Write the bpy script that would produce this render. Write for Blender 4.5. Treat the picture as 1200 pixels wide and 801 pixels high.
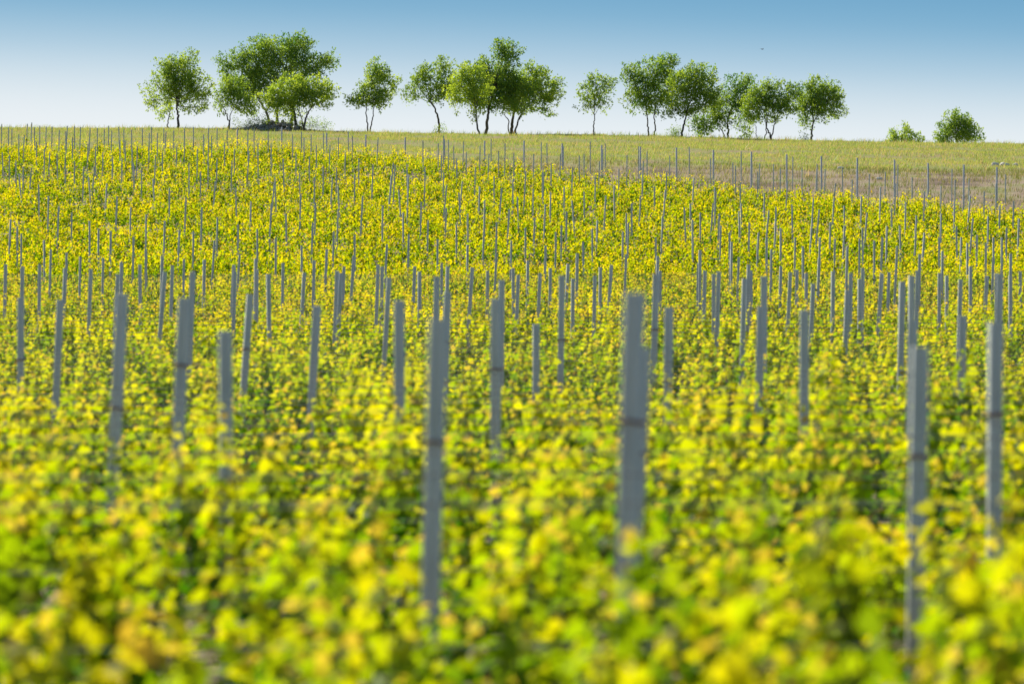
import bpy, math, random
import numpy as np
from mathutils import Vector
rng = np.random.default_rng(7); random.seed(7)
scn = bpy.context.scene
for o in list(bpy.data.objects): bpy.data.objects.remove(o)
col = scn.collection
# ------------------------------------------------------------------ camera
EYE = 2.0; HOR = 347.0; FPX = 200/36*1200
cam = bpy.data.cameras.new('camera'); camo = bpy.data.objects.new('camera', cam); col.objects.link(camo)
cam.lens = 200; cam.sensor_width = 36; cam.clip_start = 0.5; cam.clip_end = 12000
camo.location = (0, 0, EYE); camo.rotation_euler = (math.radians(90)-math.atan((400.5-HOR)/FPX), 0, 0)
cam.dof.use_dof = True; cam.dof.focus_distance = 210; cam.dof.aperture_fstop = 5.2
scn.camera = camo
# ------------------------------------------------------------------ sky, sun, exposure
SUN_AZ = math.radians(-34)      # measured from +Y, negative = to the left
SUN_EL = math.radians(36)
w = bpy.data.worlds.new('World'); scn.world = w; w.use_nodes = True
nt = w.node_tree; nt.nodes.clear(); N = nt.nodes.new; L = nt.links.new
out = N('ShaderNodeOutputWorld'); bg = N('ShaderNodeBackground'); bg.inputs[1].default_value = 0.07
sky = N('ShaderNodeTexSky'); sky.sky_type = 'NISHITA'; sky.sun_disc = False
sky.sun_elevation = SUN_EL; sky.sun_rotation = SUN_AZ
tc = N('ShaderNodeTexCoord'); sx = N('ShaderNodeSeparateXYZ'); L(tc.outputs['Generated'], sx.inputs[0])
# low bank of haze near the horizon, clear blue above it
az = N('ShaderNodeMath'); az.operation = 'MULTIPLY_ADD'; L(sx.outputs[0], az.inputs[0]); az.inputs[1].default_value = 0.035; L(sx.outputs[2], az.inputs[2])
mr = N('ShaderNodeMapRange'); L(az.outputs[0], mr.inputs[0]); mr.inputs[1].default_value = 0.0; mr.inputs[2].default_value = 0.10
rp = N('ShaderNodeValToRGB'); L(mr.outputs[0], rp.inputs[0])
cr = rp.color_ramp; cr.interpolation = 'B_SPLINE'
pts = [(0.0,(.86,.90,.925)),(0.27,(.85,.89,.915)),(0.34,(.72,.81,.865)),(0.415,(.44,.62,.755)),(0.50,(.20,.435,.64)),(0.60,(.15,.36,.57)),(1.0,(.12,.32,.58))]
cr.elements[0].position = 0; cr.elements[0].color = pts[0][1]+(1,)
cr.elements[1].position = 1; cr.elements[1].color = pts[-1][1]+(1,)
for p, c in pts[1:-1]:
    e = cr.elements.new(p); e.color = c+(1,)
sc = N('ShaderNodeVectorMath'); sc.operation = 'SCALE'; L(rp.outputs[0], sc.inputs[0]); sc.inputs[3].default_value = 11.0
hi = N('ShaderNodeMapRange'); L(sx.outputs[2], hi.inputs[0]); hi.inputs[1].default_value = 0.08; hi.inputs[2].default_value = 0.4
mx = N('ShaderNodeMix'); mx.data_type = 'RGBA'; L(hi.outputs[0], mx.inputs[0]); L(sc.outputs[0], mx.inputs[6]); L(sky.outputs[0], mx.inputs[7])
L(mx.outputs[2], bg.inputs[0]); L(bg.outputs[0], out.inputs[0])
sl = bpy.data.lights.new('sun', 'SUN'); sl.energy = 5.0; sl.angle = math.radians(0.53); sl.color = (1, .94, .83)
so = bpy.data.objects.new('sun', sl); col.objects.link(so)
sd = Vector((math.sin(SUN_AZ)*math.cos(SUN_EL), math.cos(SUN_AZ)*math.cos(SUN_EL), math.sin(SUN_EL)))
so.rotation_euler = sd.to_track_quat('Z', 'Y').to_euler(); so.location = (0, 0, 40)
vs = scn.view_settings; vs.view_transform = 'Standard'; vs.look = 'None'; vs.gamma = 1; vs.use_curve_mapping = False
vs.exposure = 0.38
scn.cycles.max_bounces = 8; scn.cycles.transmission_bounces = 5; scn.cycles.diffuse_bounces = 4

# ------------------------------------------------------------------ helpers
def tag(o, label=None, cat=None, group=None, kind=None):
    if label: o['label'] = label
    if cat: o['category'] = cat
    if group: o['group'] = group
    if kind: o['kind'] = kind
    return o
def mesh_np(name, V, F, mats, colr=None, midx=None, smooth=False):
    """V (n,3); F list of (m,k) arrays of indices"""
    me = bpy.data.meshes.new(name)
    V = np.asarray(V, np.float32)
    Fs = [np.asarray(f, np.int32) for f in F if len(f)]
    nl = sum(f.size for f in Fs); nf = sum(len(f) for f in Fs)
    me.vertices.add(len(V)); me.vertices.foreach_set('co', V.ravel())
    me.loops.add(nl); me.loops.foreach_set('vertex_index', np.concatenate([f.ravel() for f in Fs]))
    tot = np.concatenate([np.full(len(f), f.shape[1], np.int32) for f in Fs])
    st = np.concatenate([[0], np.cumsum(tot)[:-1]]).astype(np.int32)
    me.polygons.add(nf); me.polygons.foreach_set('loop_start', st); me.polygons.foreach_set('loop_total', tot)
    if midx is not None: me.polygons.foreach_set('material_index', np.asarray(midx, np.int32))
    if smooth: me.polygons.foreach_set('use_smooth', np.ones(nf, bool))
    if colr is not None:
        a = me.attributes.new('tint', 'FLOAT_COLOR', 'POINT')
        c = np.ones((len(V), 4), np.float32); c[:, :3] = colr; a.data.foreach_set('color', c.ravel())
    for m in (mats if isinstance(mats, (list, tuple)) else [mats]): me.materials.append(m)
    me.update(calc_edges=True)
    return me
def link(name, data, parent=None, loc=(0,0,0), rotz=0):
    o = bpy.data.objects.new(name, data); col.objects.link(o); o.location = loc; o.rotation_euler = (0, 0, rotz)
    if parent is not None: o.parent = parent
    return o
class Geo:
    """collects tubes / polygons into one mesh"""
    def __init__(s): s.V = []; s.Q = []; s.n = 0
    def tube(s, pts, rad, k=6, cap=True):
        pts = np.asarray(pts, float); rad = np.broadcast_to(np.asarray(rad, float), (len(pts),))
        t = np.gradient(pts, axis=0); t /= np.linalg.norm(t, axis=1)[:, None]+1e-9
        up = np.array([0.13, 0.97, 0.2]) if abs(t[0][2]) > .6 else np.array([0.05, 0.1, 1.0])
        a = np.cross(t, up); a /= np.linalg.norm(a, axis=1)[:, None]+1e-9; b = np.cross(t, a)
        th = np.arange(k)/k*2*np.pi
        R = pts[:, None]+rad[:, None, None]*(np.cos(th)[None, :, None]*a[:, None]+np.sin(th)[None, :, None]*b[:, None])
        i0 = s.n; s.V.append(R.reshape(-1, 3)); m = len(pts)
        i = np.arange(m-1)[:, None]*k; j = np.arange(k)[None]; j2 = (j+1) % k
        s.Q.append(np.stack([i+j, i+j2, i+k+j2, i+k+j], -1).reshape(-1, 4)+i0); s.n += m*k
        if cap:
            s.V.append(pts[-1:]+t[-1:]*rad[-1]*.4); c = s.n; s.n += 1
            e = i0+(m-1)*k; jj = np.arange(0, k)
            s.Q.append(np.stack([e+jj, e+(jj+1) % k, np.full(k, c), np.full(k, c)], -1))
    def arrays(s):
        V = np.concatenate(s.V); Q = np.concatenate(s.Q)
        tri = Q[:, 2] == Q[:, 3]
        return V, Q[~tri], Q[tri][:, :3]
    def mesh(s, name, mat, smooth=True):
        V, Q, T = s.arrays(); return mesh_np(name, V, [Q, T], mat, smooth=smooth)

def interp_pchip(x, y):
    x = np.array(x, float); y = np.array(y, float); h = np.diff(x); d = np.diff(y)/h
    m = np.zeros_like(x); m[0] = d[0]; m[-1] = d[-1]
    for i in range(1, len(x)-1):
        m[i] = 0 if d[i-1]*d[i] <= 0 else (h[i-1]+h[i])*2/2/((h[i-1]*.5+h[i]*.5)/d[i-1]+(h[i-1]*.5+h[i]*.5)/d[i])*1.0
    def f(q):
        q = np.clip(np.asarray(q, float), x[0], x[-1]); i = np.clip(np.searchsorted(x, q)-1, 0, len(x)-2)
        t = (q-x[i])/h[i]; 
        return ((2*t**3-3*t**2+1)*y[i]+(t**3-2*t**2+t)*h[i]*m[i]+(-2*t**3+3*t**2)*y[i+1]+(t**3-t**2)*h[i]*m[i+1])
    return f
FH = 1.15                                   # height of the vine foliage
fd = [36, 55, 70, 90, 110, 130, 150, 175, 200, 230, 260]
fy = [505, 442, 404, 368, 344, 322, 300, 270, 241, 210, 176]
gz = [(HOR-y)*d/FPX+EYE-FH for d, y in zip(fd, fy)]
gz[0] = 0.0
prof = interp_pchip([-400, 15]+fd+[300, 340, 380, 410, 430, 446, 480, 600, 1000, 4000],
                    [0, 0]+gz+[9.35, 11.05, 12.55, 13.6, 14.0, 14.0, 13.2, 8.5, -6, -60])
def sstep(a, b, x):
    t = np.clip((x-a)/(b-a), 0, 1); return t*t*(3-2*t)
def ground(x, y):
    x = np.asarray(x, float); y = np.asarray(y, float)
    s = sstep(150, 300, y); xc = np.clip(x, -120, 120)
    bump = 0.10*np.sin(x*.21+y*.043+1.0)*np.sin(y*.11+.6)*sstep(60, 160, y)+0.05*np.sin(x*.9+2)*np.sin(y*.37)*sstep(250, 300, y)
    return prof(y)-s*(0.0175*xc+0.00010*xc*xc)+bump
def wx(px, d): return (px-600)*d/FPX
def wz(py, d): return EYE+(HOR-py)*d/FPX
def vine_end_x(d):                           # the rows stop along a slanting headland
    return wx(1180-(d-211)*14.8, d)
def in_vines(x, d): return (d < 270) & ((d < 211) | (x < vine_end_x(d)))

# ------------------------------------------------------------------ materials
def new_mat(name):
    m = bpy.data.materials.new(name); m.use_nodes = True; n = m.node_tree; n.nodes.clear()
    return m, n, n.nodes.new, n.links.new
def leaf_mat(name, trans=1.0, gloss=0.06, ref=(1, 1, 1), tr=(1.3, 1.15, .5), rough=.45, mixf=.5):
    m, n, N, L = new_mat(name)
    o = N('ShaderNodeOutputMaterial'); at = N('ShaderNodeAttribute'); at.attribute_name = 'tint'
    def mul(c):
        v = N('ShaderNodeVectorMath'); v.operation = 'MULTIPLY'; L(at.outputs['Color'], v.inputs[0]); v.inputs[1].default_value = c; return v.outputs[0]
    d = N('ShaderNodeBsdfDiffuse'); L(mul(ref), d.inputs[0])
    t = N('ShaderNodeBsdfTranslucent'); L(mul(tuple(c*trans for c in tr)), t.inputs[0])
    mx = N('ShaderNodeMixShader'); mx.inputs[0].default_value = mixf; L(d.outputs[0], mx.inputs[1]); L(t.outputs[0], mx.inputs[2])
    g = N('ShaderNodeBsdfGlossy'); g.inputs['Roughness'].default_value = rough; g.inputs[0].default_value = (.9, .95, 1, 1)
    m2 = N('ShaderNodeMixShader'); m2.inputs[0].default_value = gloss; L(mx.outputs[0], m2.inputs[1]); L(g.outputs[0], m2.inputs[2])
    L(m2.outputs[0], o.inputs[0]); return m
def noise_mat(name, cols, scale=3, rough=.85, metal=0, detail=5, bump=0, obj=True, stretch=(1, 1, 1)):
    m, n, N, L = new_mat(name)
    o = N('ShaderNodeOutputMaterial'); b = N('ShaderNodeBsdfPrincipled'); tc = N('ShaderNodeTexCoord'); mp = N('ShaderNodeMapping')
    L(tc.outputs['Object' if obj else 'Generated'], mp.inputs[0]); mp.inputs['Scale'].default_value = stretch
    nz = N('ShaderNodeTexNoise'); L(mp.outputs[0], nz.inputs[0]); nz.inputs['Scale'].default_value = scale; nz.inputs['Detail'].default_value = detail
    r = N('ShaderNodeValToRGB'); L(nz.outputs[0], r.inputs[0])
    r.color_ramp.elements[0].position = .3; r.color_ramp.elements[1].position = .7
    r.color_ramp.elements[0].color = cols[0]+(1,); r.color_ramp.elements[1].color = cols[-1]+(1,)
    for i, c in enumerate(cols[1:-1]):
        e = r.color_ramp.elements.new(.3+.4*(i+1)/(len(cols)-1)); e.color = c+(1,)
    L(r.outputs[0], b.inputs['Base Color']); b.inputs['Roughness'].default_value = rough; b.inputs['Metallic'].default_value = metal
    if bump:
        bp = N('ShaderNodeBump'); bp.inputs['Strength'].default_value = bump; bp.inputs['Distance'].default_value = .05; L(nz.outputs[0], bp.inputs['Height']); L(bp.outputs[0], b.inputs['Normal'])
    L(b.outputs[0], o.inputs[0]); return m
M_vine = leaf_mat('vine_leaf', trans=1.0, gloss=.012, rough=.5, mixf=.68, ref=(.62,.68,.5), tr=(1.22,1.17,.35))
M_tree = leaf_mat('tree_leaf', trans=1.0, gloss=.03, mixf=.58, tr=(1.5, 1.35, .5))
M_grass = leaf_mat('grass_blade', trans=1.0, gloss=.03, tr=(1.1, 1.05, .7))
M_shoot = noise_mat('green_shoot', [(.14, .17, .04), (.25, .22, .07)], 8)
M_wood = noise_mat('vine_wood', [(.07, .045, .03), (.16, .11, .08)], 25, bump=.4)
M_bark = noise_mat('bark', [(.06, .05, .04), (.15, .125, .10)], 6, bump=.5, stretch=(1, 1, .3))
M_post = noise_mat('post_metal', [(.38, .41, .36), (.68, .72, .64), (.53, .57, .51)], 9, rough=.6, metal=.0, stretch=(1, 1, .25))
M_pale = noise_mat('pale_post_metal', [(.48, .50, .52), (.62, .64, .66)], 9, rough=.5, metal=.2, stretch=(1, 1, .25))
M_rust = noise_mat('rusty_clip', [(.22, .12, .08), (.32, .2, .15)], 20)
M_wire = noise_mat('wire_metal', [(.25, .25, .25), (.4, .4, .4)], 5, rough=.5, metal=.6)
M_rock = noise_mat('stone', [(.22, .20, .16), (.42, .39, .33)], 3, bump=.6)
M_white = noise_mat('pale_stone', [(.6, .57, .5), (.8, .78, .72)], 3, bump=.4)
M_bird = noise_mat('feathers', [(.04, .04, .045), (.08, .08, .085)], 8)
# ground: soil under the vines, ploughed headland, grassy hilltop
def ground_mat():
    m, n, N, L = new_mat('ground')
    o = N('ShaderNodeOutputMaterial'); b = N('ShaderNodeBsdfPrincipled'); b.inputs['Roughness'].default_value = .95; b.inputs['Specular IOR Level'].default_value = .1
    g = N('ShaderNodeNewGeometry'); sp = N('ShaderNodeSeparateXYZ'); L(g.outputs['Position'], sp.inputs[0])
    def noise(scale, det=6, st=(1, 1, 1)):
        mp = N('ShaderNodeMapping'); mp.inputs['Scale'].default_value = st; L(g.outputs['Position'], mp.inputs[0])
        z = N('ShaderNodeTexNoise'); z.inputs['Scale'].default_value = scale; z.inputs['Detail'].default_value = det; L(mp.outputs[0], z.inputs[0]); return z.outputs[0]
    def ramp(f, stops):
        r = N('ShaderNodeValToRGB'); L(f, r.inputs[0]); e = r.color_ramp.elements
        e[0].position, e[0].color = stops[0][0], stops[0][1]+(1,); e[1].position, e[1].color = stops[-1][0], stops[-1][1]+(1,)
        for p, c in stops[1:-1]: q = e.new(p); q.color = c+(1,)
        return r.outputs[0]
    soil = ramp(noise(1.8), [(.3, (.13, .09, .065)), (.5, (.21, .155, .115)), (.7, (.28, .22, .16))])
    grass = ramp(noise(.35, 8), [(.32, (.32, .22, .15)), (.45, (.30, .28, .10)), (.6, (.24, .27, .07)), (.75, (.34, .31, .13))])
    plo = ramp(noise(.5, 8, (.7, .35, 1)), [(.3, (.14, .10, .075)), (.46, (.28, .21, .15)), (.56, (.34, .27, .18)), (.68, (.24, .25, .09))])
    # ploughed strip / grass edge near y = 282
    a = N('ShaderNodeMath'); a.operation = 'MULTIPLY_ADD'; L(noise(.07, 4), a.inputs[0]); a.inputs[1].default_value = 26; L(sp.outputs[1], a.inputs[2])
    e1 = N('ShaderNodeMapRange'); L(a.outputs[0], e1.inputs[0]); e1.inputs[1].default_value = 288; e1.inputs[2].default_value = 299
    x1 = N('ShaderNodeMix'); x1.data_type = 'RGBA'; L(e1.outputs[0], x1.inputs[0]); L(plo, x1.inputs[6]); L(grass, x1.inputs[7])
    e2 = N('ShaderNodeMapRange'); L(sp.outputs[1], e2.inputs[0]); e2.inputs[1].default_value = 180; e2.inputs[2].default_value = 200
    x2 = N('ShaderNodeMix'); x2.data_type = 'RGBA'; L(e2.outputs[0], x2.inputs[0]); L(soil, x2.inputs[6]); L(x1.outputs[2], x2.inputs[7])
    L(x2.outputs[2], b.inputs['Base Color'])
    bp = N('ShaderNodeBump'); bp.inputs['Strength'].default_value = 1; bp.inputs['Distance'].default_value = .25; L(noise(1.5, 8), bp.inputs['Height']); L(bp.outputs[0], b.inputs['Normal'])
    L(b.outputs[0], o.inputs[0]); return m
M_ground = ground_mat()

# ------------------------------------------------------------------ ground
gx = np.concatenate([[-4000, -2000, -1000, -500, -300, -200, -150, -120, -100, -85, -72], np.arange(-64, 65, 1.0), [72, 85, 100, 120, 150, 200, 300, 500, 1000, 2000, 4000]])
gy = np.concatenate([[-4000, -1500, -500, -200, -80, -30], np.arange(-10, 500, 1.0), np.arange(500, 1000, 20), [1000, 1200, 1500, 2000, 3000, 5000]])
X, Y = np.meshgrid(gx, gy); Z = ground(X, Y)
nx, ny = len(gx), len(gy); i = np.arange(ny-1)[:, None]*nx; j = np.arange(nx-1)[None]
Q = np.stack([i+j, i+j+1, i+nx+j+1, i+nx+j], -1).reshape(-1, 4)
tag(link('ground', mesh_np('ground', np.stack([X, Y, Z], -1).reshape(-1, 3), [Q], M_ground, smooth=True)), kind='structure')

# ------------------------------------------------------------------ leaves
# grape leaf outline, five lobes, v along the leaf, u across, w out of the leaf
LU = np.array([0, .17, .40, .50, .36, .46, .27, .17, 0, -.17, -.27, -.46, -.36, -.50, -.40, -.17])
LV = np.array([0, -.14, -.10, .12, .28, .52, .60, .80, 1.0, .80, .60, .52, .28, .12, -.10, -.14])
LEAF = np.stack([np.r_[0, LU], np.r_[.36, LV], np.r_[0, -.22*np.abs(LU)-.10*(LV-.36)**2]], 1)
LEAF[0, 2] = .03
LT = np.array([[0, 1+k, 1+(k+1) % 16] for k in range(16)])
KITE = np.array([[0, -.08, 0], [.40, .38, -.10], [0, 1.0, -.06], [-.40, .38, -.10]]); KT = np.array([[0, 1, 2], [0, 2, 3]])
SLIM = np.array([[0, 0, 0], [.30, .45, -.05], [0, 1.0, 0], [-.30, .45, -.05]])
def unit(a): return a/(np.linalg.norm(a, axis=-1, keepdims=True)+1e-9)
def leaves(tmpl, tris, c, d, n, size, colr):
    """place a leaf template: c centre, d direction, n normal"""
    d = unit(d); n = unit(n-(n*d).sum(1, keepdims=True)*d); s = np.cross(d, n)
    sz = size[:, None, None]
    V = c[:, None]+sz*(tmpl[None, :, 0:1]*s[:, None]+tmpl[None, :, 1:2]*d[:, None]+tmpl[None, :, 2:3]*n[:, None])
    k = len(tmpl); F = tris[None]+np.arange(len(c))[:, None, None]*k
    return V.reshape(-1, 3), F.reshape(-1, tris.shape[1]), np.repeat(colr, k, 0)
C_OLD_SHADE = np.array([.05, .16, .004]); C_MID = np.array([.30, .43, .005]); C_YOUNG = np.array([.68, .64, .008]); C_TIP = np.array([.68, .42, .14])  # darkest green: old leaves, deepened to paint in shade low in the canopy
SUNV = np.array([sd.x, sd.y, sd.z])
def vine_shoots(r, half=.5, hb=.55, top=FH, n=11, yellow=0.0):
    """returns shoots (list of point arrays), leaf arrays for one vine in local space (row along x)"""
    shoots = []; C = []; D = []; NN = []; S = []; K = []
    cl = np.linspace(-half, half, 5)+r.uniform(-.13, .13, 5); hk = r.uniform(.62, 1.28, 5)
    for s in range(n):
        x0 = cl[s % len(cl)]+r.normal(0, .06); h = hk[s % len(cl)]*(top-hb)*r.uniform(.75, 1.15); shy = r.normal(0, .16)
        m = 8; t = np.linspace(0, 1, m)
        lx = r.normal(0, .13); ly = r.normal(0, .10); bend = r.normal(0, .07, 2)
        if r.random() < .18: h *= .65; ly *= 2.2; bend *= 2
        P = np.stack([x0+lx*t+bend[0]*t**2, r.normal(0, .03)+ly*t+bend[1]*t**2, hb+h*t-(.12 if abs(ly) > .25 else 0)*t**3], 1)
        shoots.append(P)
        L = h*1.15; nn = max(6, int(L/.0235))
        tt = (np.arange(nn)+r.uniform(0, 1, nn)*.6)/nn
        pos = np.stack([np.interp(tt, t, P[:, k]) for k in range(3)], 1)
        side = np.where(np.arange(nn) % 2 == 0, 1, -1)
        ang = r.uniform(0, np.pi)+r.normal(0, .6, nn)
        outd = np.stack([np.cos(ang)*side, np.sin(ang)*side, r.uniform(-.1, .5, nn)], 1)
        size = np.where(tt < .75, r.uniform(.042, .076, nn), (1.06-tt)*.20+.012)*r.uniform(.85, 1.15, nn)
        pet = size*.7
        c = pos+unit(outd)*pet[:, None]
        dd = outd+np.stack([r.normal(0, .35, nn), r.normal(0, .35, nn), -r.uniform(.1, 1.3, nn)], 1)
        nrm = np.stack([r.normal(0, .55, nn), r.normal(0, .8, nn), r.uniform(.0, .6, nn)], 1)*.75+outd*.25+SUNV*.75
        a = np.clip(tt*1.22-.30+shy+r.normal(0, .09, nn)+yellow, 0, 1)[:, None]  # leaf age up the shoot, with shade at its base put into the tint
        cc = np.where(a < .5, C_OLD_SHADE+(C_MID-C_OLD_SHADE)*a*2, C_MID+(C_YOUNG-C_MID)*(a-.5)*2)
        tip = ((tt > .84) & (r.random(nn) < .27)) | (r.random(nn) < .03)
        cc = np.where(tip[:, None], C_TIP*.6+cc*.4, cc)*r.uniform(.9, 1.1, (nn, 1))
        C.append(c); D.append(dd); NN.append(nrm); S.append(size); K.append(cc)
    return shoots, np.concatenate(C), np.concatenate(D), np.concatenate(NN), np.concatenate(S), np.concatenate(K)

def foliage_mesh(name, r, near=True, **kw):
    sh, C, D, NN, S, K = vine_shoots(r, **kw)
    V, F, K2 = leaves(LEAF, LT, C, D, NN, S, K)
    g = Geo()
    for P in sh: g.tube(P, np.linspace(.0045, .0018, len(P)), 3, cap=False)
    gV, gQ, _ = g.arrays()
    kk = np.concatenate([K2, np.tile([[.2, .2, .05]], (len(gV), 1))])
    mi = np.r_[np.zeros(len(F)), np.ones(len(gQ))]
    return mesh_np(name, np.concatenate([V, gV]), [F, gQ+len(V)], [M_vine, M_shoot], kk, mi)
def trunk_mesh(r):
    g = Geo(); a = r.normal(0, .03, 4)
    g.tube([(a[0]*.3, 0, -.08), (a[0], a[1], .2), (a[2], a[3], .42), (a[2]*.6, 0, .55)], [.034, .027, .024, .022], 7)
    for s in (-1, 1):
        g.tube([(a[2]*.6, 0, .54), (s*.18, r.normal(0, .02), .57+r.normal(0, .01)), (s*.5, 0, .565)], [.020, .015, .010], 6)
    return g.mesh('trunk', M_wood)

# ------------------------------------------------------------------ vines in rows
def vig(x, y): return .10*math.sin(x*.8+y*.13)*math.sin(y*.31+x*.2+.7)+.04*math.sin(x*2.1-y*.5)
ROW = 2.25; SLOPE = math.tan(math.radians(4))
rv = np.random.default_rng(21)
pos = []
for k in range(0, 122):
    y0 = 7.0+k*ROW+(-.0 if k else 0)
    d = y0; hw = d*.094+3.2
    xs = np.arange(-hw, hw, .82 if d < 24 else 1.0)+rv.uniform(-.5, .5)
    for x in xs:
        x += rv.normal(0, .07); y = y0+SLOPE*x+rv.normal(0, .05)
        if y < 9.4 or not in_vines(x, y): continue
        if y > 30 and rv.random() < .035: continue
        pos.append((x, y))
pos = np.array(pos)
infr = np.abs(pos[:, 0]) < pos[:, 1]*.0905+.35
order = np.argsort(pos[:, 1]+np.where(infr & (pos[:, 1] > 9.0), 0, 1e4)); ind = order[:300]
dmax = pos[ind, 1].max(); isind = np.zeros(len(pos), bool); isind[ind] = True
print('vines', len(pos), 'individual to', dmax)
NVAR = 14
fol = [foliage_mesh('foliage', np.random.default_rng(100+i), half=.56, top=FH*(.92+.16*((i*5) % NVAR)/NVAR), n=15, yellow=-.12+.26*((i*3) % 7)/6) for i in range(NVAR)]
trk = [trunk_mesh(np.random.default_rng(200+i)) for i in range(5)]
for q, idx in enumerate(sorted(ind, key=lambda a: pos[a, 1])):
    x, y = pos[idx]; v = rv.integers(NVAR)
    r = link('grapevine', None, loc=(x, y, float(ground(x, y))), rotz=rv.normal(0, .15)+math.atan(SLOPE))
    s = rv.uniform(.88, 1.13)*(1+vig(x, y))*(1.13-.13*float(sstep(11, 21, y))); r.scale = (1, 1, s)
    link('trunk', trk[rv.integers(5)], r); link('foliage', fol[v], r)
    if y < 22: lb, gr = 'out-of-focus yellow-green grapevine with large blurred leaves in the closest rows', 'blurred grapevines in the closest rows'
    elif y < 45: lb, gr = 'bright yellow-green grapevine around the bases of the tall blurred posts', 'grapevines around the nearest posts'
    else: lb, gr = 'leafy yellow-green grapevine in the middle rows below the slope', 'grapevines in the middle rows'
    tag(r, lb, 'grapevine', gr)
# the remaining vines: one mass
Vs = []; Fs = []; Ks = []; off = 0
rest = np.where(~isind)[0]
far_sets = [vine_shoots(np.random.default_rng(400+i), half=.56, n=12, yellow=-.10+.28*(i % 7)/6) for i in range(36)]
for idx in rest:
    x, y = pos[idx]
    sh, C, D, NN, S, K = far_sets[rv.integers(36)]
    if y > 150:
        m = rv.random(len(C)) < .62; C, D, NN, S, K = C[m], D[m], NN[m], S[m]*1.22, K[m]
    a = rv.normal(0, .25)
    R = np.array([[math.cos(a), math.sin(a), 0], [-math.sin(a), math.cos(a), 0], [0, 0, 1]])
    C = (C*[1, 1, rv.uniform(.78, 1.10)*(1+vig(x, y))*(1.13-.13*float(sstep(11, 21, y)))])@R+[x, y, float(ground(x, y))]
    V, F, K2 = leaves(*((LEAF, LT) if y < 70 else (KITE, KT)), C, D@R, NN@R, S*(1.0 if y < 70 else 1.15), K*np.array([1.04, .95, 1])*rv.uniform(.82, 1.08)*(1+vig(x, y)))
    Vs.append(V); Fs.append(F+off); Ks.append(K2); off += len(V)
tag(link('vine_rows', mesh_np('vine_rows', np.concatenate(Vs), [np.concatenate(Fs)], M_vine, np.concatenate(Ks))),
    'dense mass of yellow-green vines covering the rising slope', 'grapevines', 'grapevines on the slope', 'stuff')

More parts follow.
